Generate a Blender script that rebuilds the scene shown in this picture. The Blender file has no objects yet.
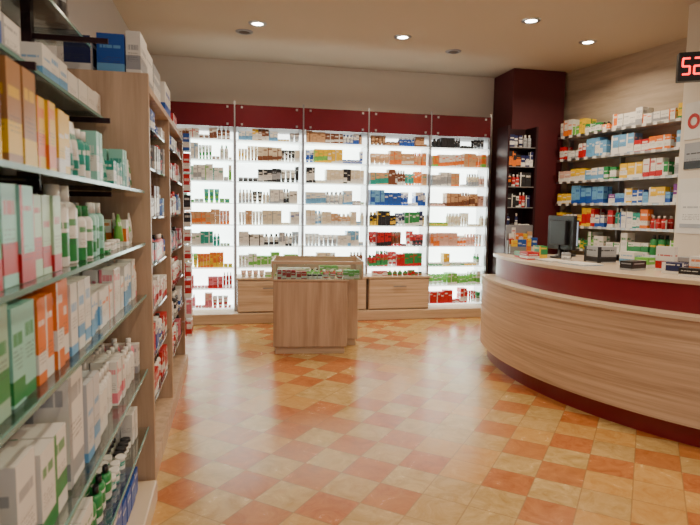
import bpy, math, random
from mathutils import Vector, Matrix
R = random.Random(7)
scene = bpy.context.scene
COL = scene.collection

# ------------------------------------------------------------------ node helpers
def newmat(name):
    m = bpy.data.materials.new(name); m.use_nodes = True
    nt = m.node_tree
    b = nt.nodes.get('Principled BSDF')
    return m, nt, b
def setin(b, **kw):
    for k, v in kw.items():
        k = k.replace('_', ' ')
        if k in b.inputs: b.inputs[k].default_value = v
def MA(nt, op, a, b=None, c=None):
    n = nt.nodes.new('ShaderNodeMath'); n.operation = op
    for i, x in enumerate((a, b, c)):
        if x is None: continue
        if isinstance(x, (int, float)): n.inputs[i].default_value = x
        else: nt.links.new(x, n.inputs[i])
    return n.outputs[0]
def MIX(nt, f, a, b):
    n = nt.nodes.new('ShaderNodeMix'); n.data_type = 'RGBA'
    for i, x in ((0, f), (6, a), (7, b)):
        if isinstance(x, (int, float)): n.inputs[i].default_value = x
        elif isinstance(x, tuple): n.inputs[i].default_value = (*x[:3], 1)
        else: nt.links.new(x, n.inputs[i])
    return n.outputs[2]
def simple(name, col, rough=.5, metal=0, noise=.06, nscale=6, emit=None, es=0, bump=0, spec=.5):
    m, nt, b = newmat(name)
    setin(b, Roughness=rough, Metallic=metal); b.inputs['Specular IOR Level'].default_value = spec
    tc = nt.nodes.new('ShaderNodeTexCoord')
    nz = nt.nodes.new('ShaderNodeTexNoise'); nz.inputs['Scale'].default_value = nscale
    nz.inputs['Detail'].default_value = 4
    nt.links.new(tc.outputs['Object'], nz.inputs['Vector'])
    c2 = tuple(max(0, c * (1 - noise * 2)) for c in col)
    nt.links.new(MIX(nt, nz.outputs['Fac'], col, c2), b.inputs['Base Color'])
    if emit:
        b.inputs['Emission Color'].default_value = (*emit, 1); b.inputs['Emission Strength'].default_value = es
    if bump:
        bp = nt.nodes.new('ShaderNodeBump'); bp.inputs['Strength'].default_value = bump
        bp.inputs['Distance'].default_value = .01
        n2 = nt.nodes.new('ShaderNodeTexNoise'); n2.inputs['Scale'].default_value = 120
        nt.links.new(tc.outputs['Object'], n2.inputs['Vector'])
        nt.links.new(n2.outputs['Fac'], bp.inputs['Height']); nt.links.new(bp.outputs[0], b.inputs['Normal'])
    return m
def wood(name, c1, c2, c3, sc, rough=.4):
    m, nt, b = newmat(name); setin(b, Roughness=rough)
    tc = nt.nodes.new('ShaderNodeTexCoord'); mp = nt.nodes.new('ShaderNodeMapping')
    mp.inputs['Scale'].default_value = sc
    nt.links.new(tc.outputs['Object'], mp.inputs['Vector'])
    nz = nt.nodes.new('ShaderNodeTexNoise'); nz.inputs['Scale'].default_value = 1
    nz.inputs['Detail'].default_value = 8; nz.inputs['Roughness'].default_value = .65
    nz.inputs['Distortion'].default_value = .3
    nt.links.new(mp.outputs[0], nz.inputs['Vector'])
    r = nt.nodes.new('ShaderNodeValToRGB'); e = r.color_ramp.elements
    e[0].position = .32; e[0].color = (*c1, 1); e[1].position = .68; e[1].color = (*c3, 1)
    x = e.new(.5); x.color = (*c2, 1)
    nt.links.new(nz.outputs['Fac'], r.inputs[0]); nt.links.new(r.outputs[0], b.inputs['Base Color'])
    return m
def emis(name, col, s):
    m, nt, b = newmat(name)
    setin(b, Roughness=.5); b.inputs['Base Color'].default_value = (*col, 1)
    b.inputs['Emission Color'].default_value = (*col, 1); b.inputs['Emission Strength'].default_value = s
    return m
def glass(name, tint=(.9, .97, .95), mixf=.10, rough=.03):
    m = bpy.data.materials.new(name); m.use_nodes = True; nt = m.node_tree; nt.nodes.clear()
    o = nt.nodes.new('ShaderNodeOutputMaterial'); t = nt.nodes.new('ShaderNodeBsdfTransparent')
    g = nt.nodes.new('ShaderNodeBsdfGlossy'); mx = nt.nodes.new('ShaderNodeMixShader')
    fr = nt.nodes.new('ShaderNodeFresnel'); fr.inputs[0].default_value = 1.45
    t.inputs[0].default_value = (*tint, 1); g.inputs['Roughness'].default_value = rough
    f = MA(nt, 'MINIMUM', MA(nt, 'ADD', fr.outputs[0], mixf), .75)
    nt.links.new(f, mx.inputs[0]); nt.links.new(t.outputs[0], mx.inputs[1]); nt.links.new(g.outputs[0], mx.inputs[2])
    nt.links.new(mx.outputs[0], o.inputs[0])
    return m

# packaging: colour attributes + procedural printed bands / text rows
def packaging():
    m, nt, b = newmat('printed_packaging'); setin(b, Roughness=.38)
    a1 = nt.nodes.new('ShaderNodeAttribute'); a1.attribute_name = 'Col'
    a2 = nt.nodes.new('ShaderNodeAttribute'); a2.attribute_name = 'Col2'
    uv = nt.nodes.new('ShaderNodeUVMap'); uv.uv_map = 'UVMap'
    sp = nt.nodes.new('ShaderNodeSeparateXYZ'); nt.links.new(uv.outputs[0], sp.inputs[0])
    U, V = sp.outputs[0], sp.outputs[1]
    fu = MA(nt, 'FRACT', U); iu = MA(nt, 'FLOOR', U)
    h1 = MA(nt, 'FRACT', MA(nt, 'MULTIPLY', iu, .3819)); h2 = MA(nt, 'FRACT', MA(nt, 'MULTIPLY', iu, .7213))
    h3 = MA(nt, 'FRACT', MA(nt, 'MULTIPLY', iu, .5437))
    inside = MA(nt, 'LESS_THAN', V, 1.2)
    lo = MA(nt, 'MULTIPLY', h3, .35)
    band = MA(nt, 'MULTIPLY', MA(nt, 'GREATER_THAN', V, MA(nt, 'SUBTRACT', lo, .12)), MA(nt, 'LESS_THAN', V, MA(nt, 'ADD', lo, MA(nt, 'MULTIPLY', a2.outputs['Alpha'], .38))))
    band = MA(nt, 'MULTIPLY', MA(nt, 'MULTIPLY', band, inside), MA(nt, 'GREATER_THAN', a2.outputs['Alpha'], .02))
    side = MA(nt, 'MULTIPLY', MA(nt, 'MULTIPLY', MA(nt, 'LESS_THAN', fu, .2), MA(nt, 'GREATER_THAN', h2, .68)), inside)
    band = MA(nt, 'MAXIMUM', band, side)
    marg = MA(nt, 'MULTIPLY', MA(nt, 'GREATER_THAN', fu, .12), MA(nt, 'LESS_THAN', fu, .86))
    def nz(su, rows):
        cb = nt.nodes.new('ShaderNodeCombineXYZ')
        nt.links.new(MA(nt, 'MULTIPLY', U, su), cb.inputs[0])
        nt.links.new(MA(nt, 'MULTIPLY', MA(nt, 'FLOOR', MA(nt, 'MULTIPLY', V, rows)), 7.3), cb.inputs[1])
        n = nt.nodes.new('ShaderNodeTexNoise'); n.inputs['Scale'].default_value = 1; n.inputs['Detail'].default_value = 1
        nt.links.new(cb.outputs[0], n.inputs['Vector']); return n.outputs['Fac']
    fr = MA(nt, 'FRACT', MA(nt, 'MULTIPLY', V, 22))
    txt = MA(nt, 'MULTIPLY', MA(nt, 'LESS_THAN', fr, .45), MA(nt, 'GREATER_THAN', nz(26, 22), .49))
    t0 = MA(nt, 'MULTIPLY_ADD', h1, .2, .2)
    txt = MA(nt, 'MULTIPLY', txt, MA(nt, 'MULTIPLY', MA(nt, 'GREATER_THAN', V, t0), MA(nt, 'LESS_THAN', V, MA(nt, 'ADD', t0, .2))))
    txt = MA(nt, 'MULTIPLY', txt, marg)
    l0 = MA(nt, 'MULTIPLY_ADD', h2, .22, .56)
    logo = MA(nt, 'MULTIPLY', MA(nt, 'GREATER_THAN', V, l0), MA(nt, 'LESS_THAN', V, MA(nt, 'ADD', l0, MA(nt, 'MULTIPLY_ADD', h1, .1, .05))))
    logo = MA(nt, 'MULTIPLY', MA(nt, 'MULTIPLY', logo, marg), MA(nt, 'GREATER_THAN', nz(8, 1), .42))
    c = MIX(nt, band, a1.outputs['Color'], a2.outputs['Color'])
    c = MIX(nt, MA(nt, 'MULTIPLY', logo, .85), c, a2.outputs['Color'])
    c = MIX(nt, MA(nt, 'MULTIPLY', txt, .6), c, (.06, .06, .08))
    nt.links.new(c, b.inputs['Base Color'])
    return m
PACK = packaging()

WOODV = wood('light_wood_vertical', (.38, .255, .165), (.50, .35, .24), (.61, .445, .32), (16, 16, .9))
WOODH = wood('light_wood_horizontal', (.43, .295, .195), (.58, .42, .295), (.70, .535, .40), (1.0, 1.0, 40), .35)
WOODB = wood('base_wood', (.43, .305, .205), (.53, .385, .265), (.61, .455, .32), (1.5, 1.5, 26))
WOODW = wood('wall_wood_panel', (.36, .285, .215), (.47, .385, .30), (.57, .475, .38), (1.1, 1.1, 10), .5)
BURG = simple('burgundy_lacquer', (.125, .005, .012), .22, noise=.1)
BURG2 = simple('burgundy_laminate', (.23, .009, .02), .3, noise=.1)
BURGP = simple('burgundy_paint', (.10, .007, .012), .6, noise=.1)
CREAM = simple('cream_laminate', (.67, .55, .41), .25, noise=.05)
WALL = simple('wall_plaster', (.76, .70, .60), .85, noise=.03, nscale=2, bump=.1)
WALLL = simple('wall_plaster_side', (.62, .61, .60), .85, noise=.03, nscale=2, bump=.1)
CEIL = simple('ceiling_plaster', (.58, .485, .37), .9, noise=.03, nscale=1.5, bump=.08)
STEEL = simple('brushed_steel', (.55, .55, .56), .3, 1)
GREY = simple('grey_metal', (.34, .34, .36), .4, .6)
DARK = simple('dark_plastic', (.012, .012, .014), .35)
DARKM = simple('dark_maroon_metal', (.03, .006, .010), .4, .3)
WHITE = simple('white_plastic', (.8, .8, .8), .4, noise=.02)
PAPER = simple('paper', (.75, .75, .73), .7, noise=.02)
BLIGHT = emis('backlight_panel', (.95, 1, .96), 4.0)
LSHELF = emis('glow_painted_shelf', (.90, 1, .97), 1.5)  # glow put into the material stands in for glass catching the backlight
GLASS = glass('clear_glass')
GLASS2 = glass('case_glass', mixf=.0)
GEDGE = simple('glass_edge', (.16, .34, .33), .15)
MIRROR = simple('shelf_back_panel', (.22, .21, .21), .5)

# ------------------------------------------------------------------ mesh builder
class MB:
    def __init__(s):
        s.v = []; s.f = []; s.c = []; s.c2 = []; s.uv = []; s.mi = []; s.sm = []
    def face(s, idx, col=(.8, .8, .8), col2=(.8, .8, .8, 0), uv=None, mi=0, sm=False):
        s.f.append(idx); s.mi.append(mi); s.sm.append(sm)
        for k in range(len(idx)):
            s.c.append((*col[:3], 1)); s.c2.append(col2 if len(col2) == 4 else (*col2, 0))
            s.uv.append(uv[k] if uv else (.5, 2))
    def obox(s, o, a, n, w, d, z0, z1, col=(.8, .8, .8), col2=(.8, .8, .8, 0), mi=0, k=0):
        b = len(s.v); hw, hd = w / 2, d / 2
        for z in (z0, z1):
            for sa, sn in ((-1, 1), (1, 1), (1, -1), (-1, -1)):
                s.v.append((o[0] + a[0] * hw * sa + n[0] * hd * sn, o[1] + a[1] * hw * sa + n[1] * hd * sn, z))
        flip = (a[0] * n[1] - a[1] * n[0]) > 0
        for q in range(4):
            p = (q + 1) % 4
            idx = [b + q, b + p, b + 4 + p, b + 4 + q]; uv = [(k + .01, 0), (k + .99, 0), (k + .99, 1), (k + .01, 1)]
            if flip: idx = idx[::-1]; uv = [(k + .99, 1), (k + .01, 1), (k + .01, 0), (k + .99, 0)]
            s.face(idx, col, col2, uv, mi)
        t = [b + 4, b + 5, b + 6, b + 7]; bo = [b + 3, b + 2, b + 1, b]
        if flip: t = t[::-1]; bo = bo[::-1]
        s.face(t, col, col2, None, mi); s.face(bo, col, col2, None, mi)
    def box(s, x0, x1, y0, y1, z0, z1, **kw):
        s.obox(((x0 + x1) / 2, (y0 + y1) / 2), (1, 0), (0, -1), abs(x1 - x0), abs(y1 - y0), z0, z1, **kw)
    def lathe(s, o, z, prof, n=12, mi=0, k=0, a=(1, 0), nn=(0, -1), sm=True):
        b = len(s.v)
        for (ra, rn, zz, *_r) in prof:
            for i in range(n):
                t = 2 * math.pi * i / n; ca, sn = math.cos(t) * ra, math.sin(t) * rn
                s.v.append((o[0] + a[0] * ca + nn[0] * sn, o[1] + a[1] * ca + nn[1] * sn, z + zz))
        flip = (a[0] * nn[1] - a[1] * nn[0]) < 0
        for j in range(len(prof) - 1):
            p0, p1 = prof[j], prof[j + 1]
            for i in range(n):
                i2 = (i + 1) % n
                idx = [b + j * n + i, b + j * n + i2, b + (j + 1) * n + i2, b + (j + 1) * n + i]
                u0 = k + (2 * i / n) % 1.0; u1 = u0 + 2 / n * .98
                uv = [(u0, p0[5]), (u1, p0[5]), (u1, p1[5]), (u0, p1[5])]
                if flip: idx = idx[::-1]; uv = uv[::-1]
                s.face(idx, p1[3], p1[4], uv if p1[5] < 1.5 and p0[5] < 1.5 else None, mi, sm)
        top = [b + (len(prof) - 1) * n + i for i in range(n)]
        if flip: top = top[::-1]
        s.face(top, prof[-1][3], prof[-1][4], None, mi)
    def arc(s, c, r0, r1, z0, z1, a0, a1, n=64, mi=0):
        b = len(s.v)
        for i in range(n + 1):
            t = math.radians(a0 + (a1 - a0) * i / n)
            for r, z in ((r1, z0), (r1, z1), (r0, z1), (r0, z0)):
                s.v.append((c[0] + r * math.cos(t), c[1] + r * math.sin(t), z))
        for i in range(n):
            for q in range(4):
                p = (q + 1) % 4
                s.face([b + 4 * i + q, b + 4 * i + 4 + q, b + 4 * i + 4 + p, b + 4 * i + p], mi=mi)
        s.face([b, b + 1, b + 2, b + 3], mi=mi); e = b + 4 * n
        s.face([e + 3, e + 2, e + 1, e], mi=mi)
    def obj(s, name, mats, parent=None, bevel=0):
        me = bpy.data.meshes.new(name); me.from_pydata(s.v, [], s.f)
        if not isinstance(mats, (list, tuple)): mats = [mats]
        for m in mats: me.materials.append(m)
        me.polygons.foreach_set('material_index', s.mi); me.polygons.foreach_set('use_smooth', s.sm)
        uvl = me.uv_layers.new(name='UVMap'); uvl.data.foreach_set('uv', [x for p in s.uv for x in p])
        for nm, dat in (('Col', s.c), ('Col2', s.c2)):
            at = me.color_attributes.new(nm, 'FLOAT_COLOR', 'CORNER'); at.data.foreach_set('color', [x for p in dat for x in p])
        me.update()
        ob = bpy.data.objects.new(name, me); COL.objects.link(ob)
        if parent: ob.parent = parent
        if bevel:
            bv = ob.modifiers.new('bevel', 'BEVEL'); bv.width = bevel; bv.segments = 2; bv.limit_method = 'ANGLE'
        return ob
def empty(name):
    e = bpy.data.objects.new(name, None); COL.objects.link(e); e.empty_display_size = .1; return e
def boxobj(name, x0, x1, y0, y1, z0, z1, mat, parent=None, bevel=0):
    m = MB(); m.box(x0, x1, y0, y1, z0, z1); return m.obj(name, mat, parent, bevel)

# ------------------------------------------------------------------ colours / products
W = (.78, .77, .74); IV = (.72, .64, .48); GRN = (.02, .26, .07); LG = (.16, .50, .08); TEAL = (.01, .30, .25)
BLU = (.01, .08, .42); LB = (.14, .38, .68); ORG = (.80, .18, .01); YEL = (.82, .52, .01); RED = (.50, .008, .012)
PNK = (.75, .20, .27); BRN = (.17, .055, .02); BLK = (.012, .012, .016); NAVY = (.012, .02, .10); BEI = (.58, .34, .18)
GRY = (.34, .36, .40); LPK = (.74, .45, .38); PUR = (.18, .03, .26); AQ = (.30, .66, .58)
KC = [0]
def item(mb, o, a, n, w, d, z, h, kind, c, c2, cap, band):
    KC[0] = (KC[0] + 1) % 97; k = KC[0]
    C2 = (*c2, band)
    if kind == 'box': mb.obox(o, a, n, w, d, z, z + h, c, C2, k=k)
    elif kind == 'bottle':
        r = w / 2 * .95; rn = min(d / 2, r) * .9
        P = [(r * .94, rn * .94, 0, c, C2, 0), (r, rn, h * .03, c, C2, .05), (r, rn, h * .70, c, C2, 1), (r * .8, rn * .8, h * .77, c, C2, 2),
             (r * .42, rn * .45, h * .80, c, C2, 2), (r * .45, rn * .5, h * .80, cap, C2, 2), (r * .43, rn * .48, h, cap, C2, 2)]
        mb.lathe(o, z, P, 10, k=k, a=a, nn=n)
    elif kind == 'jar':
        r = w / 2 * .97; rn = min(d / 2, r); h = min(h, w * .9)
        P = [(r, rn, 0, c, C2, 0), (r, rn, h * .62, c, C2, .9), (r * .96, rn * .96, h * .64, c, C2, 2), (r * 1.0, rn, h * .65, cap, C2, 2), (r, rn, h * .97, cap, C2, 2), (r * .9, rn * .9, h, cap, C2, 2)]
        mb.lathe(o, z, P, 12, k=k, a=a, nn=n)
    elif kind == 'tube':
        r = w / 2 * .95; rn = min(d / 2, r)
        P = [(r * .62, rn * .62, 0, cap, C2, 2), (r * .66, rn * .66, h * .16, cap, C2, 2), (r * .8, rn * .8, h * .18, c, C2, 0), (r * .9, rn * .6, h * .6, c, C2, .6), (r, rn * .08, h, c, C2, 1)]
        mb.lathe(o, z, P, 10, k=k, a=a, nn=n)
def fill(mb, o, a, n, L, z, hmax, pal, kinds=('box', 'bottle', 'tube', 'jar', 'box'), deep=1, dd=.06, wr=(.035, .07), hr=(.5, .9), rep=(2, 4), skip=.03, caps=True):
    s = .01
    for _guard in range(400):
        if s + wr[0] * 1.25 > L: break
        w = min(R.uniform(*wr), L - s - .001); h = R.uniform(*hr) * hmax; kd = R.choice(kinds); c, c2 = R.choice(pal)
        cap = R.choice([c2, W, c2, BLK]) if caps else c2; band = R.choice([0, .3, .5, .8, 1.0]); d = min(dd, R.uniform(.035, max(.036, dd)))
        if R.random() < skip: s += R.uniform(.02, .06)
        for r in range(R.randint(*rep)):
            if s + w > L: break
            for j in range(deep):
                jj = R.uniform(-.004, .004)
                p = (o[0] + a[0] * (s + w / 2) - n[0] * (d / 2 + j * (d + .006) + .005 + jj), o[1] + a[1] * (s + w / 2) - n[1] * (d / 2 + j * (d + .006) + .005 + jj))
                item(mb, p, a, n, w, d, z, h, kd, c, c2, cap, band)
            s += w + .003

# ------------------------------------------------------------------ ROOM
CH = 3.1
def floor_mat():
    m, nt, b = newmat('diagonal_stoneware_tiles')
    tc = nt.nodes.new('ShaderNodeTexCoord'); mp = nt.nodes.new('ShaderNodeMapping')
    mp.inputs['Rotation'].default_value = (0, 0, math.radians(40)); S = 1 / .215
    mp.inputs['Scale'].default_value = (S, S, S)
    nt.links.new(tc.outputs['Object'], mp.inputs['Vector'])
    sp = nt.nodes.new('ShaderNodeSeparateXYZ'); nt.links.new(mp.outputs[0], sp.inputs[0])
    X, Y = sp.outputs[0], sp.outputs[1]
    ix, iy = MA(nt, 'FLOOR', X), MA(nt, 'FLOOR', Y); fx, fy = MA(nt, 'FRACT', X), MA(nt, 'FRACT', Y)
    cb = nt.nodes.new('ShaderNodeCombineXYZ'); nt.links.new(ix, cb.inputs[0]); nt.links.new(iy, cb.inputs[1])
    wn = nt.nodes.new('ShaderNodeTexWhiteNoise'); wn.noise_dimensions = '2D'; nt.links.new(cb.outputs[0], wn.inputs['Vector'])
    spc = nt.nodes.new('ShaderNodeSeparateColor'); nt.links.new(wn.outputs['Color'], spc.inputs[0])
    par = MA(nt, 'FRACT', MA(nt, 'MULTIPLY', MA(nt, 'ADD', ix, iy), .5))
    par = MA(nt, 'GREATER_THAN', MA(nt, 'ABSOLUTE', par), .25)
    th = MA(nt, 'ADD', MA(nt, 'MULTIPLY', par, .62), .08)
    terr = MA(nt, 'LESS_THAN', spc.outputs[0], th)
    nz = nt.nodes.new('ShaderNodeTexNoise'); nz.inputs['Scale'].default_value = 8; nz.inputs['Detail'].default_value = 8; nz.inputs['Roughness'].default_value = .72
    nz.inputs['Distortion'].default_value = 1.4
    off = nt.nodes.new('ShaderNodeVectorMath'); off.operation = 'MULTIPLY_ADD'
    nt.links.new(wn.outputs['Color'], off.inputs[0]); off.inputs[1].default_value = (9, 9, 9); nt.links.new(tc.outputs['Object'], off.inputs[2])
    nt.links.new(off.outputs[0], nz.inputs['Vector'])
    f = MA(nt, 'MULTIPLY_ADD', nz.outputs['Fac'], 2.8, -.9)
    f.node.use_clamp = True
    cre = MIX(nt, f, (.36, .215, .065), (.62, .44, .19))
    ter = MIX(nt, f, (.32, .08, .018), (.53, .19, .055))
    yel = MIX(nt, f, (.46, .21, .05), (.62, .38, .13))
    cre = MIX(nt, MA(nt, 'LESS_THAN', spc.outputs[1], .35), cre, yel)
    c = MIX(nt, terr, cre, ter)
    c = MIX(nt, MA(nt, 'MULTIPLY', spc.outputs[2], .32), c, (.44, .24, .08))
    ed = MA(nt, 'MINIMUM', MA(nt, 'MINIMUM', fx, MA(nt, 'SUBTRACT', 1, fx)), MA(nt, 'MINIMUM', fy, MA(nt, 'SUBTRACT', 1, fy)))
    gr = MA(nt, 'LESS_THAN', ed, .013)
    c = MIX(nt, MA(nt, 'MULTIPLY', gr, .65), c, (.27, .15, .06))
    nt.links.new(c, b.inputs['Base Color'])
    nt.links.new(MA(nt, 'MULTIPLY_ADD', nz.outputs['Fac'], .24, .12), b.inputs['Roughness'])
    bp = nt.nodes.new('ShaderNodeBump'); bp.inputs['Strength'].default_value = .3; bp.inputs['Distance'].default_value = .004
    nt.links.new(MA(nt, 'SUBTRACT', MA(nt, 'MULTIPLY', nz.outputs['Fac'], .5), gr), bp.inputs['Height'])
    nt.links.new(bp.outputs[0], b.inputs['Normal'])
    return m
boxobj('floor', -1.2, 6.2, -2.6, 7.3, -.1, 0, floor_mat())
boxobj('ceiling', -1.2, 6.2, -2.6, 7.3, CH, CH + .1, CEIL)
boxobj('wall_back', -1.15, 4.5, 7.1, 7.3, 0, CH, WALL)
boxobj('wall_left', -1.2, -1.0, -2.6, 7.1, 0, CH, WALLL)
rd = Vector((.19, -.98)).normalized()
rn = Vector((rd.y, -rd.x))
if rn.x > 0: rn = -rn
m = MB(); p0 = Vector((4.12, 7.1)); Lw = 9.7; ce = p0 + rd * Lw / 2 - rn * .1
m.obox(ce, rd, rn, Lw, .2, 0, CH); m.obj('wall_right', WOODW)
pm = MB(); pm.box(3.44, 4.16, 6.56, 7.1, 0, CH); pm.obj('burgundy_pillar', BURGP, bevel=.01)

# ------------------------------------------------------------------ BACK SHELVING
BX = [-.74 + .785 * i for i in range(6)]
bs = empty('illuminated_display_shelving')
sf = MB(); lp = MB(); up = MB(); hd = MB()
SZ = [.63, .88, 1.13, 1.38, 1.63, 1.87, 2.10]
low = {0: [.155, .385], 4: [.155, .385]}
for i in range(5):
    x0, x1 = BX[i] + .02, BX[i + 1] - .02
    lp.box(x0, x1, 6.92, 6.94, .14, 2.22)
    hd.box(x0 - .012, x1 + .012, 6.60, 6.625, 2.24, 2.49)
    for z in SZ + low.get(i, []): sf.box(x0, x1, 6.62, 6.918, z - .010, z)
for i in range(6):
    x = BX[i]
    up.box(x - .016, x + .016, 6.64, 6.945, .12, 2.45)
    up.box(x - .01, x + .01, 6.615, 6.64, .12, 2.53)
sf.obj('glow_painted_shelves', LSHELF, bs); lp.obj('light_panels', BLIGHT, bs); up.obj('uprights', STEEL, bs); hd.obj('header_panels', BURG, bs, .003)
m = MB(); m.box(-.78, 3.20, 6.945, 6.965, .12, 2.50); m.obj('rear_board', WHITE, bs)
m = MB(); m.box(-.80, 3.22, 6.44, 6.98, 0, .118); m.obj('plinth', WOODB, bs, .006)
m = MB()
for i in range(5):
    for x in (BX[i] + .08, BX[i + 1] - .08):
        for z in (2.27, 2.46):
            m.obox((x, 6.594), (1, 0), (0, -1), .022, .012, z - .011, z + .011)
m.obj('header_studs', STEEL, bs)
def cabinet(x0, x1, nd):
    e = empty('drawer_unit'); e.parent = bs; mm = MB(); mm.box(x0, x1, 6.50, 6.9, .12, .50); mm.obj('carcass', WOODB, e)
    top = MB(); top.box(x0 - .01, x1 + .01, 6.47, 6.9, .50, .525); top.obj('top_board', WOODB, e, .003)
    fr = MB(); hn = MB(); w = (x1 - x0) / nd
    for q in range(nd):
        fr.box(x0 + q * w + .006, x0 + (q + 1) * w - .006, 6.475, 6.498, .135, .49)
        hx = x0 + (q + .5) * w
        hn.box(hx - .08, hx + .08, 6.452, 6.46, .40, .412)
        for t in (-.07, .07): hn.box(hx + t - .005, hx + t + .005, 6.46, 6.475, .402, .41)
    fr.obj('drawer_fronts', WOODH, e, .004); hn.obj('handles', GREY, e)
cabinet(BX[1] + .02, BX[2] - .03, 1); cabinet(BX[2] + .01, BX[3] - .03, 1); cabinet(BX[3] - .0, BX[4] - .02, 1)

wh = [(W, GRY), (W, LB), (W, IV), (IV, W), (W, GRN), (W, BRN)]
BP = {
 0: {2.10: [(W, BRN), (W, RED), (BRN, W), (IV, W)], 1.87: wh + [(LPK, W)], 1.63: [(W, TEAL), (W, LG), (AQ, W), (W, GRY)], 1.38: [(TEAL, W), (TEAL, LG), (LG, W), (AQ, TEAL)], 1.13: [(LPK, ORG), (BEI, W), (W, ORG), (BEI, ORG)],
     .88: [(W, GRN), (TEAL, W), (W, IV)], .63: [(LG, YEL), (YEL, W), (YEL, LG), (ORG, YEL)], .385: [(PNK, RED), (RED, W), (LPK, RED), (W, PNK)], .155: [(LPK, PNK), (PNK, W), (W, RED)]},
 1: {2.10: [(BRN, W), (W, LB), (YEL, W), (W, GRY), (IV, W)], 1.87: [(IV, W), (W, YEL), (BLK, W), (IV, BRN), (W, GRY)], 1.63: [(BLK, W), (BLK, GRY), (W, BLK), (BRN, W)], 1.38: [(W, GRY), (W, BLK), (BLK, W), (IV, W)],
     1.13: [(W, BLU), (W, IV), (IV, GRY), (BEI, W)], .88: [(W, GRY), (W, BLK), (GRY, W), (IV, W)], .63: [(W, LG), (W, GRY), (LG, W)]},
 2: {2.10: [(BEI, BRN), (BRN, W), (W, BLU), (NAVY, W)], 1.87: [(YEL, LG), (LG, YEL), (W, BLU), (YEL, W)], 1.63: [(W, LB), (BLK, W), (W, BLU), (IV, W)], 1.38: wh + [(BEI, W)],
     1.13: [(W, GRY), (W, LB), (IV, W), (BEI, W)], .88: [(W, IV), (LB, W), (W, GRY)], .63: [(W, BRN), (BRN, W), (IV, GRY)]},
 3: {2.10: [(BEI, BRN), (BLU, W), (BRN, BEI)], 1.87: [(BEI, W), (BEI, ORG), (W, ORG)], 1.63: [(TEAL, ORG), (BRN, W), (BEI, TEAL), (ORG, W)], 1.38: [(LB, BLU), (BLU, W), (BLU, LB), (W, BLU)],
     1.13: [(BLK, YEL), (NAVY, W), (BRN, YEL), (GRN, W)], .88: [(RED, W), (RED, BLK), (BRN, RED)], .63: [(GRN, RED), (RED, W), (RED, GRN)]},
 4: {2.10: [(BLK, GRY), (BLK, BLK), (NAVY, GRY)], 1.87: [(ORG, LG), (BEI, ORG), (W, ORG)], 1.63: [(IV, GRY), (BEI, ORG), (LPK, W), (W, GRY)], 1.38: [(W, BRN), (LPK, BRN), (BEI, BRN)],
     1.13: [(YEL, LG), (BEI, YEL), (IV, W)], .88: [(W, ORG), (GRY, W), (LPK, ORG)], .63: [(GRN, W), (YEL, W), (W, GRN)], .385: [(LG, W), (W, LG), (PNK, W)], .155: [(RED, W), (GRN, W), (W, RED)]},
}
for i in range(5):
    pb = MB()
    for z, pal in BP[i].items():
        fill(pb, (BX[i] + .03, 6.635), (1, 0), (0, -1), .725, z + .001, .20 if z < 2.05 else .15, pal, kinds=('box', 'box', 'bottle', 'jar', 'tube', 'box'), deep=2, dd=.08, wr=(.03, .058), rep=(2, 4), hr=(.66, .94), skip=.01, caps=False)
    if 1 <= i <= 3:
        fill(pb, (BX[i] + .05, 6.56), (1, 0), (0, -1), .68, .526, .09, [(RED, W), (GRN, RED), (W, RED)] if i == 3 else [(W, LG), (W, RED), (LPK, W)], deep=1, hr=(.6, .9))
    pb.obj('cosmetic_products', PACK, bs)

nb = empty('narrow_perfume_shelving'); m = MB()
m.box(3.24, 3.265, 6.26, 6.54, 0, 2.35); m.box(3.61, 3.635, 6.26, 6.54, 0, 2.35); m.box(3.265, 3.61, 6.52, 6.54, 0, 2.35)
m.box(3.265, 3.61, 6.26, 6.52, 0, .10)
m.obj('frame', DARKM, nb)
m = MB(); g = MB()
for z in SZ + [.385]:
    m.box(3.267, 3.608, 6.27, 6.518, z - .01, z)
    fill(g, (3.27, 6.29), (1, 0), (0, -1), .335, z + .001, .2, [(BLK, W), (W, BLK), (NAVY, W), (BLK, ORG), (GRY, BLK), (RED, W)], deep=1, rep=(1, 3), skip=0, hr=(.6, .9))
m.obj('shelves', GREY, nb); g.obj('perfume_boxes', PACK, nb)

# ------------------------------------------------------------------ RIGHT WALL SHELVING
rs = empty('medicine_wall_shelving')
st = Vector((3.99, 6.40)); LR = 2.35
def rp(s, dep): return st + rd * s - rn * dep
m = MB(); c = rp(LR / 2, .30); m.obox(c, rd, rn, LR, .02, .1, 2.30); m.obj('rear_panel', simple('warm_grey_board', (.50, .45, .39), .6), rs)
m = MB(); e = MB(); tg = MB()
RZ = [2.25, 1.97, 1.70, 1.43, 1.16, .89, .62]
for z in RZ:
    m.obox(rp(LR / 2, .145), rd, rn, LR, .27, z - .014, z)
    e.obox(rp(LR / 2, .004), rd, rn, LR, .012, z - .022, z + .004)
    for q in range(18):
        tg.obox(rp(.08 + q * .128, -.004), rd, rn, .05, .002, z - .022, z + .008)
m.obj('shelf_boards', simple('shelf_board_grey', (.6, .6, .58), .4), rs); e.obj('shelf_edges', STEEL, rs); tg.obj('price_tags', PAPER, rs)
m = MB()
for s_ in (-.01, .78, 1.57, LR + .01): m.obox(rp(s_, .24), rd, rn, .02, .10, 0, 2.24)
m.obj('uprights', GREY, rs)
m = MB(); m.obox(rp(LR / 2, .15), rd, rn, LR - .04, .26, 0, .59); m.obj('base_cabinet', WOODB, rs)
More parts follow.
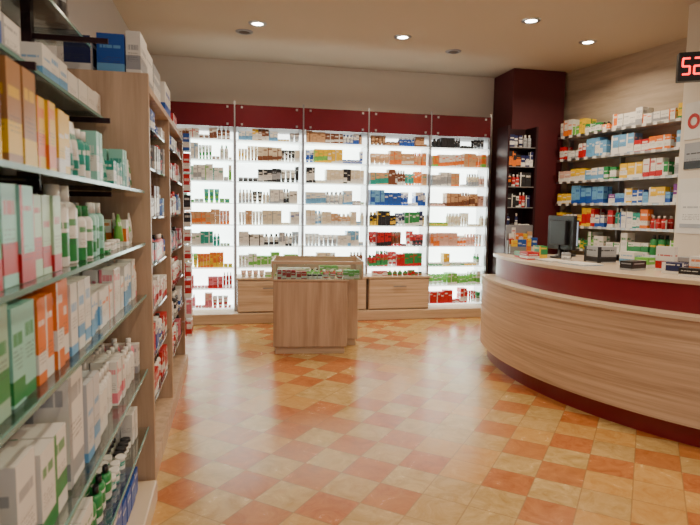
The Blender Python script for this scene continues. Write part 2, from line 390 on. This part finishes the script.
RPAL = {2.25: [(YEL, ORG), (LG, W), (YEL, GRN), (W, ORG), (GRN, W), (ORG, W), (W, LG), (W, GRY)], 1.97: [(W, RED), (RED, W), (W, GRN), (LB, W), (W, GRY), (ORG, W)],
        1.70: [(W, GRY), (W, LB), (GRN, W), (W, RED), (LPK, W), (YEL, W)], 1.43: [(BLU, W), (LB, BLU), (YEL, W), (PUR, W), (YEL, BLU), (LG, BLU)],
        1.16: [(RED, W), (W, LB), (ORG, W), (TEAL, W), (W, BLU), (YEL, RED)], .89: [(LG, W), (GRN, YEL), (LG, YEL), (W, GRN), (LG, GRN)], .62: [(W, GRN), (LG, W), (RED, W)]}
g = MB()
for z in RZ:
    for (s0, L_) in ((.0, .77), (.79, .77), (1.58, .77)):
        o = rp(s0, .02)
        fill(g, o, rd, rn, L_, z + .001, .24, RPAL[z], kinds=('box', 'box', 'box', 'box', 'bottle', 'box'), deep=2, dd=.09, wr=(.04, .10), hr=(.4, .92), rep=(1, 3), skip=.02)
g.obj('medicine_boxes', PACK, rs)

# ------------------------------------------------------------------ WHITE COLUMN + notices + LED sign
nt_ = boxobj('white_column', 3.84, 4.21, 3.9, 4.27, 0, CH, WALL, bevel=.01); DX = -.11
m = MB(); m.box(3.942 + DX, 3.949 + DX, 3.93, 4.24, 1.15, 1.62); m.box(3.942 + DX, 3.949 + DX, 3.95, 4.22, 1.95, 2.26); m.obj('notice_sheets', PAPER, nt_)
m = MB(); m.box(3.940 + DX, 3.949 + DX, 3.97, 4.20, 1.70, 1.92, col=GRY, col2=(*BLK, .8)); m.box(3.9385 + DX, 3.9412 + DX, 3.96, 4.2, 1.2, 1.5, col=W, col2=(*GRY, .3)); m.obj('printed_notice', PACK, nt_)
m = MB()
for i in range(24):
    t0 = 2 * math.pi * i / 24; t1 = 2 * math.pi * (i + 1) / 24; b = len(m.v)
    for t in (t0, t1):
        for r in (.035, .065): m.v.append((3.9395 + DX, 4.12 + r * math.cos(t), 2.10 + r * math.sin(t)))
    m.face([b, b + 1, b + 3, b + 2])
m.obj('prohibition_ring', simple('sign_red', (.5, .02, .02), .5), nt_)

led = empty('led_queue_display')
ls = Vector((3.625, 3.80)); la = Vector((.86, -.51)).normalized(); ln = Vector((-.51, -.86)).normalized()
m = MB(); m.obox(ls, la, ln, .42, .08, 2.35, 2.57); m.obj('housing', DARK, led, .008)
m = MB(); q = ls - ln * .02; m.box(q.x - .015, q.x + .015, q.y - .015, q.y + .015, 2.57, CH); m.obj('hanger', GREY, led)
LED = emis('red_led', (1, .02, .02), 4); m = MB()
def seg(cx, cz, pat, w=.05, h=.12, t=.014):
    f = ls + ln * .043
    S = {'a': (0, h / 2, w, t), 'g': (0, 0, w, t), 'd': (0, -h / 2, w, t), 'f': (-w / 2, h / 4, t, h / 2), 'b': (w / 2, h / 4, t, h / 2), 'e': (-w / 2, -h / 4, t, h / 2), 'c': (w / 2, -h / 4, t, h / 2)}
    for k in pat:
        dx, dz, sw, sh = S[k]; q = f + la * (cx + dx); m.obox(q, la, ln, sw, .004, cz + dz - sh / 2, cz + dz + sh / 2)
seg(-.155, 2.46, 'afgcd'); seg(-.075, 2.46, 'abged')
m.obj('digits', LED, led)

# ------------------------------------------------------------------ COUNTER
ct = empty('curved_service_counter'); CC = (4.61, 3.92); A0, A1 = 161, 262
m = MB(); m.arc(CC, 2.2, 2.44, 0, .125, A0 + 1, A1); m.obj('kick_plinth', BURG2, ct)
m = MB(); m.arc(CC, 2.2, 2.50, .125, .725, A0, A1, 96); m.obj('curved_front', WOODH, ct)
m = MB(); m.arc(CC, 2.15, 2.515, .725, .747, A0 - .3, A1, 96); m.obj('front_ledge', CREAM, ct)
m = MB(); m.arc(CC, 2.25, 2.385, .747, .912, A0 + 1, A1, 96); m.obj('burgundy_band', BURG2, ct)
m = MB(); m.arc(CC, 1.62, 2.405, .912, .94, A0 - .6, A1, 96); m.obj('countertop', CREAM, ct, .004)
m = MB(); m.arc(CC, 1.70, 1.74, 0, .912, A0 + 4, A1); m.obj('staff_side_panel', WOODB, ct)

def cp(r, ang):
    t = math.radians(ang); return Vector((CC[0] + r * math.cos(t), CC[1] + r * math.sin(t)))
TZ = .9405
def monitor(p, yaw, w=.38, h=.30, name='computer_monitor'):
    e = empty(name); a = Vector((math.cos(yaw), math.sin(yaw))); n = Vector((math.sin(yaw), -math.cos(yaw)))
    mm = MB(); mm.lathe(p, TZ, [(.09, .08, 0, W, (*W, 0), 2), (.09, .08, .012, W, (*W, 0), 2), (.03, .03, .02, W, (*W, 0), 2), (.02, .02, .12, W, (*W, 0), 2)], 20); mm.obj('stand', DARK, e)
    mm = MB()
    mm.obox(p, a, n, w, .035, TZ + .07, TZ + .07 + h); mm.obox(p - n * .03, a, n, w * .6, .03, TZ + .11, TZ + .03 + h); mm.obj('housing', DARK, e, .006)
    mm = MB(); mm.obox(p + n * .0185, a, n, w - .03, .002, TZ + .085, TZ + .055 + h); mm.obj('screen', emis('screen_glow', (.35, .45, .6), .6), e)
monitor(cp(1.95, 172.5), math.radians(96), .32, .28)
monitor(cp(1.82, 165.5), math.radians(20), .30, .24)
def smallbox(name, r, ang, w, d, h, c, c2, z=TZ, yaw=0, kind='box'):
    mm = MB(); t = math.radians(ang + 90 + yaw); a = (math.cos(t), math.sin(t)); n = (math.sin(t), -math.cos(t))
    item(mm, cp(r, ang), a, n, w, d, z, h, kind, c, c2, c2, .5); return mm.obj(name, PACK)
rk = empty('countertop_pack_rack'); mm = MB(); p = cp(2.15, 164.3); t = math.radians(-12); a = (math.cos(t), math.sin(t)); n = (math.sin(t), -math.cos(t))
for k_ in range(3):
    mm.obox((p.x, p.y + .05 * k_), a, n, .24, .045, TZ, TZ + .02 + .05 * k_)
mm.obox((p.x, p.y + .13), a, n, .24, .01, TZ, TZ + .26); mm.obj('stepped_stand', GREY, rk)
mm = MB()
for k_ in range(3):
    fill(mm, (p.x - .12 * a[0], p.y + .05 * k_ + .02 - .12 * a[1]), a, n, .24, TZ + .021 + .05 * k_, .14, [(ORG, W), (BEI, W), (YEL, ORG), (BLU, W), (W, RED)], kinds=('box',), deep=1, dd=.036, wr=(.035, .05), rep=(1, 2), hr=(.7, .95))
mm.obj('packs', PACK, rk)
smallbox('candy_tray', 2.26, 172, .16, .10, .05, GRN, RED); smallbox('candy_tray', 2.28, 176, .14, .10, .06, RED, W)
smallbox('candy_tray', 2.14, 173.2, .12, .07, .10, GRN, YEL)
smallbox('leaflet_stack', 2.2, 181, .22, .15, .012, W, GRY)
smallbox('leaflet_stack', 2.15, 188, .26, .18, .01, W, LB)
smallbox('pen_pot', 2.05, 180, .07, .07, .09, W, GRY, kind='jar')
smallbox('receipt_printer', 1.85, 184, .15, .17, .12, GRY, BLK)
smallbox('cash_terminal', 2.12, 199, .09, .15, .06, BLK, GRY)
smallbox('leaflet_holder', 1.98, 203, .12, .04, .16, W, RED)
smallbox('sample_box', 2.10, 206, .12, .09, .07, NAVY, W)
smallbox('sample_box', 2.0, 209, .10, .08, .11, W, ORG)
smallbox('sample_box', 2.2, 209.5, .12, .08, .05, BLK, W)
smallbox('sample_box', 1.85, 205, .10, .08, .09, GRY, BLK)
smallbox('sample_box', 2.05, 213, .14, .10, .09, W, GRN)
smallbox('sample_box', 1.85, 193, .12, .09, .10, W, LB)
smallbox('sample_box', 1.88, 197, .10, .08, .07, LG, W)

# ------------------------------------------------------------------ CENTRAL DISPLAY PEDESTAL
pd = empty('display_pedestal'); th = math.radians(-7); pa = Vector((math.cos(th), math.sin(th))); pn = Vector((math.sin(th), -math.cos(th))); po = Vector((.365, 5.02))
def pbx(mb, x0, x1, y0, y1, z0, z1, **k):
    mb.obox(po + pa * (x0 + x1) / 2 - pn * (y0 + y1) / 2, pa, pn, x1 - x0, y1 - y0, z0, z1, **k)
m = MB(); pbx(m, .02, .65, .02, .55, 0, .065); pbx(m, .04, .78, .33, .57, 0, .065); m.obj('plinth', WOODB, pd)
m = MB(); pbx(m, 0, .67, 0, .30, .065, .67); pbx(m, .02, .80, .302, .60, .065, .65); m.obj('body', WOODV, pd, .005)
m = MB(); pbx(m, -.01, .68, -.01, .30, .67, .685); pbx(m, .01, .81, .302, .61, .67, .685); m.obj('top_board', WOODB, pd, .002)
m = MB(); gg = MB()
pbx(gg, .002, .798, .001, .006, .686, .822); gg.obj('front_glass', GLASS2, pd)
for (x0, x1, y0, y1) in ((-.016, .0, -.004, .604), (.80, .816, -.004, .604)): pbx(m, x0, x1, y0, y1, .686, .85)
pbx(m, .0, .80, .588, .604, .686, .85); pbx(m, 0, .80, -.006, .012, .824, .85)
m.obj('wooden_frame', WOODB, pd, .002)
g = MB()
for yy in (.02, .15, .30, .44):
    o = po + pa * .02 - pn * yy
    fill(g, o, pa, pn, .76, .686, .09, [(LG, W), (YEL, LG), (IV, LG), (BEI, W), (W, LG), (W, RED), (RED, W), (W, W)], deep=1, dd=.06, wr=(.04, .08), hr=(.6, .95), skip=0)
g.obj('boxed_products', PACK, pd)

# ------------------------------------------------------------------ LEFT NEAR GLASS SHELVING
lsn = empty('glass_product_shelving'); FX = -.36; BK = -.76; Y0, Y1 = .1, 2.53
LZ = [.10, .34, .60, .93, 1.155, 1.375]
m = MB(); e = MB()
for z in LZ[1:]:
    m.box(BK + .01, FX - .004, Y0, Y1, z - .009, z); e.box(FX - .004, FX, Y0, Y1, z - .010, z + .001)
m.box(BK + .01, FX - .14, Y0, Y1, 1.651, 1.66); e.box(FX - .14, FX - .136, Y0, Y1, 1.650, 1.661)
m.box(BK + .01, FX - .20, Y0, Y1, 1.951, 1.96); e.box(FX - .20, FX - .196, Y0, Y1, 1.950, 1.961)
m.obj('glass_shelves', GLASS, lsn); e.obj('glass_edges', GEDGE, lsn)
m = MB(); m.box(BK - .02, BK, Y0, Y1, 0, 1.40); m.obj('rear_panel', MIRROR, lsn)
m = MB(); m.box(BK - .02, FX + .03, Y0, Y1, 0, .095); m.obj('base_ledge', CREAM, lsn, .006)
m = MB()
for y in (.5, 1.5, 2.35):
    m.box(BK + .002, BK + .035, y, y + .04, .1, 2.5)
    for z in LZ[1:] + [1.66, 1.96]: m.box(BK + .03, BK + .30, y + .014, y + .026, z - .03, z - .011)
m.obj('uprights', DARKM, lsn)
g = MB(); A = (0, 1); N = (1, 0)
def put(y, w, d, z, h, kind, c, c2, cap=None, band=.5, x=FX - .03, deep=3, reps=1):
    for r in range(reps):
        for j in range(deep):
            item(g, (x - d / 2 - j * (d + .008) + R.uniform(-.004, .004), y + w / 2 + r * (w + .006)), A, N, w, d, z + .001, h, kind, c, c2, cap or c2, band)
GP = [(W, LB), (W, TEAL), (TEAL, W), (GRN, W), (AQ, TEAL), (W, W), (LB, W), (W, GRN), (LG, W), (YEL, W)]
# row A
put(.95, .07, .06, 1.375, .20, 'box', BRN, YEL, band=.8, reps=2); put(1.12, .07, .05, 1.375, .19, 'box', (.42, .2, .06), YEL, band=.5, reps=2)
put(1.29, .05, .065, 1.375, .155, 'box', YEL, ORG, band=.5, reps=2); put(1.42, .05, .065, 1.375, .15, 'box', YEL, W, band=.5, reps=2)
put(1.54, .055, .05, 1.375, .15, 'tube', W, TEAL, deep=3, reps=2); put(1.67, .05, .05, 1.375, .14, 'bottle', TEAL, W, deep=3, reps=2)
put(1.79, .035, .06, 1.375, .15, 'box', AQ, W, deep=3, reps=2)
fill(g, (FX - .03, 1.87), A, N, .64, 1.376, .165, GP, deep=4, dd=.06, wr=(.03, .05), rep=(1, 3))
fill(g, (FX - .03, .12), A, N, .8, 1.376, .19, wh, deep=2, dd=.07)
# row B
put(.92, .07, .07, 1.155, .19, 'box', GRN, RED, band=.7, reps=2); put(1.08, .07, .07, 1.155, .185, 'box', AQ, RED, band=.5, reps=2); put(1.24, .055, .07, 1.155, .17, 'box', (.45, .66, .45), RED, band=.4, reps=3)
put(1.45, .085, .08, 1.155, .20, 'bottle', W, GRN, W, .8, reps=2, deep=3)
put(1.65, .05, .05, 1.155, .15, 'bottle', W, GRN, GRN, .8, reps=2, deep=4); put(1.77, .045, .05, 1.155, .16, 'bottle', AQ, GRN, W, .4, reps=3, deep=4)
fill(g, (FX - .03, 1.93), A, N, .59, 1.156, .16, [(W, GRN), (W, TEAL), (LPK, W), (W, W), (TEAL, W), (LG, W), (W, ORG)], deep=4, dd=.06, wr=(.03, .05), rep=(1, 3))
fill(g, (FX - .03, .12), A, N, .78, 1.156, .18, wh, deep=2, dd=.07)
# row C
put(.93, .07, .06, .93, .20, 'box', (.33, .55, .42), GRN, band=.4, reps=2); put(1.10, .06, .06, .93, .185, 'box', AQ, GRN, band=.3, reps=2)
put(1.24, .05, .055, .93, .18, 'box', ORG, W, band=.3, reps=2); put(1.36, .05, .06, .93, .20, 'box', ORG, W, band=.3, reps=2)
put(1.48, .06, .06, .93, .18, 'box', W, LB, band=.15, reps=3)
fill(g, (FX - .03, 1.69), A, N, .83, .931, .18, [(W, W), (W, PNK), (W, GRY), (IV, W), (W, LB), (W, ORG), (AQ, W)], kinds=('box', 'box', 'box', 'tube', 'bottle'), deep=4, dd=.07, wr=(.03, .06), rep=(1, 4))
fill(g, (FX - .03, .12), A, N, .8, .931, .18, wh, deep=2, dd=.07)
# row D
put(1.10, .10, .10, .60, .22, 'box', W, GRY, band=.1); put(1.22, .09, .09, .60, .19, 'box', W, GRN, band=.3, reps=2)
put(1.45, .13, .10, .60, .28, 'box', W, GRY, band=.1); put(1.60, .07, .08, .60, .22, 'box', (.6, .62, .66), LB, band=.15, reps=2)
fill(g, (FX - .03, 1.76), A, N, .76, .601, .22, [(W, PNK), (W, W), (W, TEAL), (W, GRY), (PNK, W), (W, GRN), (W, W)], kinds=('box', 'box', 'tube', 'bottle'), deep=4, dd=.07, wr=(.035, .06), rep=(1, 4))
fill(g, (FX - .03, .12), A, N, .95, .601, .22, wh, deep=2, dd=.07)
fill(g, (FX - .03, .4), A, N, 2.1, .341, .20, [(W, GRN), (GRN, W), (AQ, W), (TEAL, W), (W, W), (LG, YEL), (W, GRY)], deep=4, dd=.07, wr=(.04, .07), rep=(1, 4))
fill(g, (FX - .03, .6), A, N, 1.9, .101, .2, [(W, GRN), (W, W), (BEI, BRN), (BLU, W)], kinds=('box',), deep=3, dd=.1, wr=(.06, .11))
# upper shelves
fill(g, (FX - .16, 1.25), A, N, .5, 1.661, .16, [(BRN, YEL), (W, BLU), (W, GRY)], kinds=('box',), deep=2, dd=.1, wr=(.1, .16), rep=(1, 2))
fill(g, (FX - .16, 1.78), A, N, .74, 1.661, .12, [(W, GRY), (W, LB), (W, W)], kinds=('box',), deep=2, dd=.12, wr=(.07, .12), rep=(2, 3), hr=(.75, .95))
fill(g, (FX - .22, 1.6), A, N, .9, 1.961, .2, [(GRY, W), (NAVY, W), (BLK, GRY), (BLK, NAVY)], kinds=('box', 'bottle'), deep=1, dd=.12, wr=(.08, .12), rep=(1, 2))
g.obj('pharmacy_products', PACK, lsn)

# ------------------------------------------------------------------ LEFT FAR TALL UNIT
tu = empty('tall_display_unit'); m = MB()
m.box(-.80, -.34, 2.55, 2.58, 0, 1.87); m.box(-.80, -.38, 4.74, 4.77, 0, 1.87); m.box(-.80, -.37, 3.64, 3.67, .1, 1.85)
m.obj('side_panels', WOODV, tu, .003)
m = MB(); m.box(-.80, -.37, 2.58, 4.74, 1.84, 1.87); m.box(-.80, -.36, 2.58, 4.77, 0, .10); m.obj('top_and_base', WOODV, tu)
m = MB(); m.box(-.80, -.78, 2.58, 4.74, .1, 1.84); m.obj('rear_panel', BURG, tu)
m = MB(); g = MB()
for z, pal in ((.32, [(W, RED), (GRY, W), (PNK, W), (RED, W)]), (.55, [(W, BLU), (RED, W), (W, GRY), (BLK, W)]), (.78, [(RED, BLK), (W, RED), (BLK, W)]), (1.02, [(PNK, W), (RED, W), (BLU, W), (BLK, RED)]),
               (1.26, [(LB, W), (W, RED), (BRN, W), (BLU, W)]), (1.50, [(RED, W), (BLK, RED), (GRY, W)]), (1.70, [(BLU, W), (RED, W), (W, GRY)])):
    for y0, y1 in ((2.58, 3.64), (3.67, 4.74)):
        m.box(-.775, -.385, y0 + .002, y1 - .002, z - .01, z)
        fill(g, (-.39, y0 + .01), A, N, y1 - y0 - .02, z + .001, .19 if z < 1.6 else .12, pal, kinds=('box', 'box', 'bottle'), deep=2, dd=.08, wr=(.04, .08))
m.obj('glass_shelves', GLASS, tu)
for (y, w, x, d, h, c, c2) in ((2.60, .22, -.64, .13, .15, NAVY, W), (2.84, .2, -.62, .14, .2, NAVY, W), (2.62, .2, -.50, .11, .17, BLU, LB), (2.63, .2, -.41, .06, .19, W, GRY), (2.90, .24, -.46, .13, .2, W, GRY), (3.2, .3, -.5, .2, .2, GRY, W), (3.55, .3, -.48, .2, .18, W, BLU), (4.3, .25, -.48, .15, .12, RED, W)):
    item(g, (x, y + w / 2), A, N, w, d, 1.871, h, 'box', c, c2, c2, .5)
g.obj('packaged_products', PACK, tu)
m = MB(); g = MB()
for y in (4.58,):
    m.box(-.365, -.359, y, y + .03, .3, 1.85)
    m.box(-.39, -.365, y + .01, y + .02, 1.80, 1.81); m.box(-.39, -.365, y + .01, y + .02, .4, .41)
m.obj('clip_strips', STEEL, tu)
z = .3
while z < 1.75:
    c, c2 = R.choice([(RED, W), (BLK, W), (W, RED), (GRY, BLU), (PNK, W), (BLU, W)])
    h = R.uniform(.10, .14); g.box(-.358, -.31, 4.52, 4.66, z, z + h, col=c, col2=(*c2, .5), k=R.randint(0, 90)); z += h + .02
g.obj('hanging_packs', PACK, tu)

# ------------------------------------------------------------------ CEILING DOWNLIGHTS
BULB = emis('lamp_glow', (1, .93, .8), 30); OFF = simple('lamp_off', (.10, .07, .05), .4)
def downlight(x, y, on=True, power=38):
    e = empty('recessed_downlight'); mm = MB(); n = 28
    for i in range(n):
        t = 2 * math.pi * i / n
        for r, z in ((.055, CH - .002), (.055, CH - .010), (.085, CH - .008), (.09, CH)): mm.v.append((x + r * math.cos(t), y + r * math.sin(t), z))
    for i in range(n):
        j = (i + 1) % n
        for q in range(3): mm.face([4 * i + q, 4 * i + q + 1, 4 * j + q + 1, 4 * j + q], sm=True)
    mm.obj('trim_ring', STEEL if on else GREY, e)
    mm = MB(); mm.v = [(x + .055 * math.cos(2 * math.pi * i / n), y + .055 * math.sin(2 * math.pi * i / n), CH - .004) for i in range(n)][::-1]
    mm.face(list(range(n))); mm.obj('lens', BULB if on else OFF, e)
    if on:
        l = bpy.data.lights.new('lamp', 'AREA'); l.shape = 'DISK'; l.size = .12; l.energy = power; l.color = (1, .80, .56); l.spread = math.radians(150)
        o = bpy.data.objects.new('lamp', l); COL.objects.link(o); o.location = (x, y, CH - .03); o.parent = e
for x, y in ((.26, 5.67), (1.74, 5.72), (2.75, 4.95), (3.66, 5.40)): downlight(x, y, True, 19)
for x, y in ((.14, 5.96), (2.44, 6.08)): downlight(x, y, False)
for x, y in ((.5, 3.2), (2.3, 3.0), (.6, 1.0), (2.6, 1.0), (1.5, -1.0), (4.0, 2.4)): downlight(x, y, True, 18)  # further downlights out of view, added to light the front of the room

# ------------------------------------------------------------------ WORLD (added ambient fill, entering by the side left open behind the camera)
w = bpy.data.worlds.new('world'); scene.world = w; w.use_nodes = True
bg = w.node_tree.nodes['Background']; bg.inputs[0].default_value = (.93, .94, 1, 1); bg.inputs[1].default_value = .66

# ------------------------------------------------------------------ CAMERA
yaw, pitch, roll = math.radians(12), math.radians(-5.2), .0135
F = Vector((math.sin(yaw) * math.cos(pitch), math.cos(yaw) * math.cos(pitch), math.sin(pitch)))
Rt = F.cross(Vector((0, 0, 1))).normalized(); Up = Rt.cross(F)
U2 = Up * math.cos(roll) - Rt * math.sin(roll); R2 = F.cross(U2)
M = Matrix(((R2.x, U2.x, -F.x, 0), (R2.y, U2.y, -F.y, 0), (R2.z, U2.z, -F.z, 1.3), (0, 0, 0, 1)))
cd = bpy.data.cameras.new('camera'); cam = bpy.data.objects.new('camera', cd); COL.objects.link(cam); cam.matrix_world = M
cd.sensor_width = 36; cd.lens = 28.8; cd.clip_start = .05
cd.dof.use_dof = True; cd.dof.focus_distance = 5.2; cd.dof.aperture_fstop = 5.0
scene.camera = cam
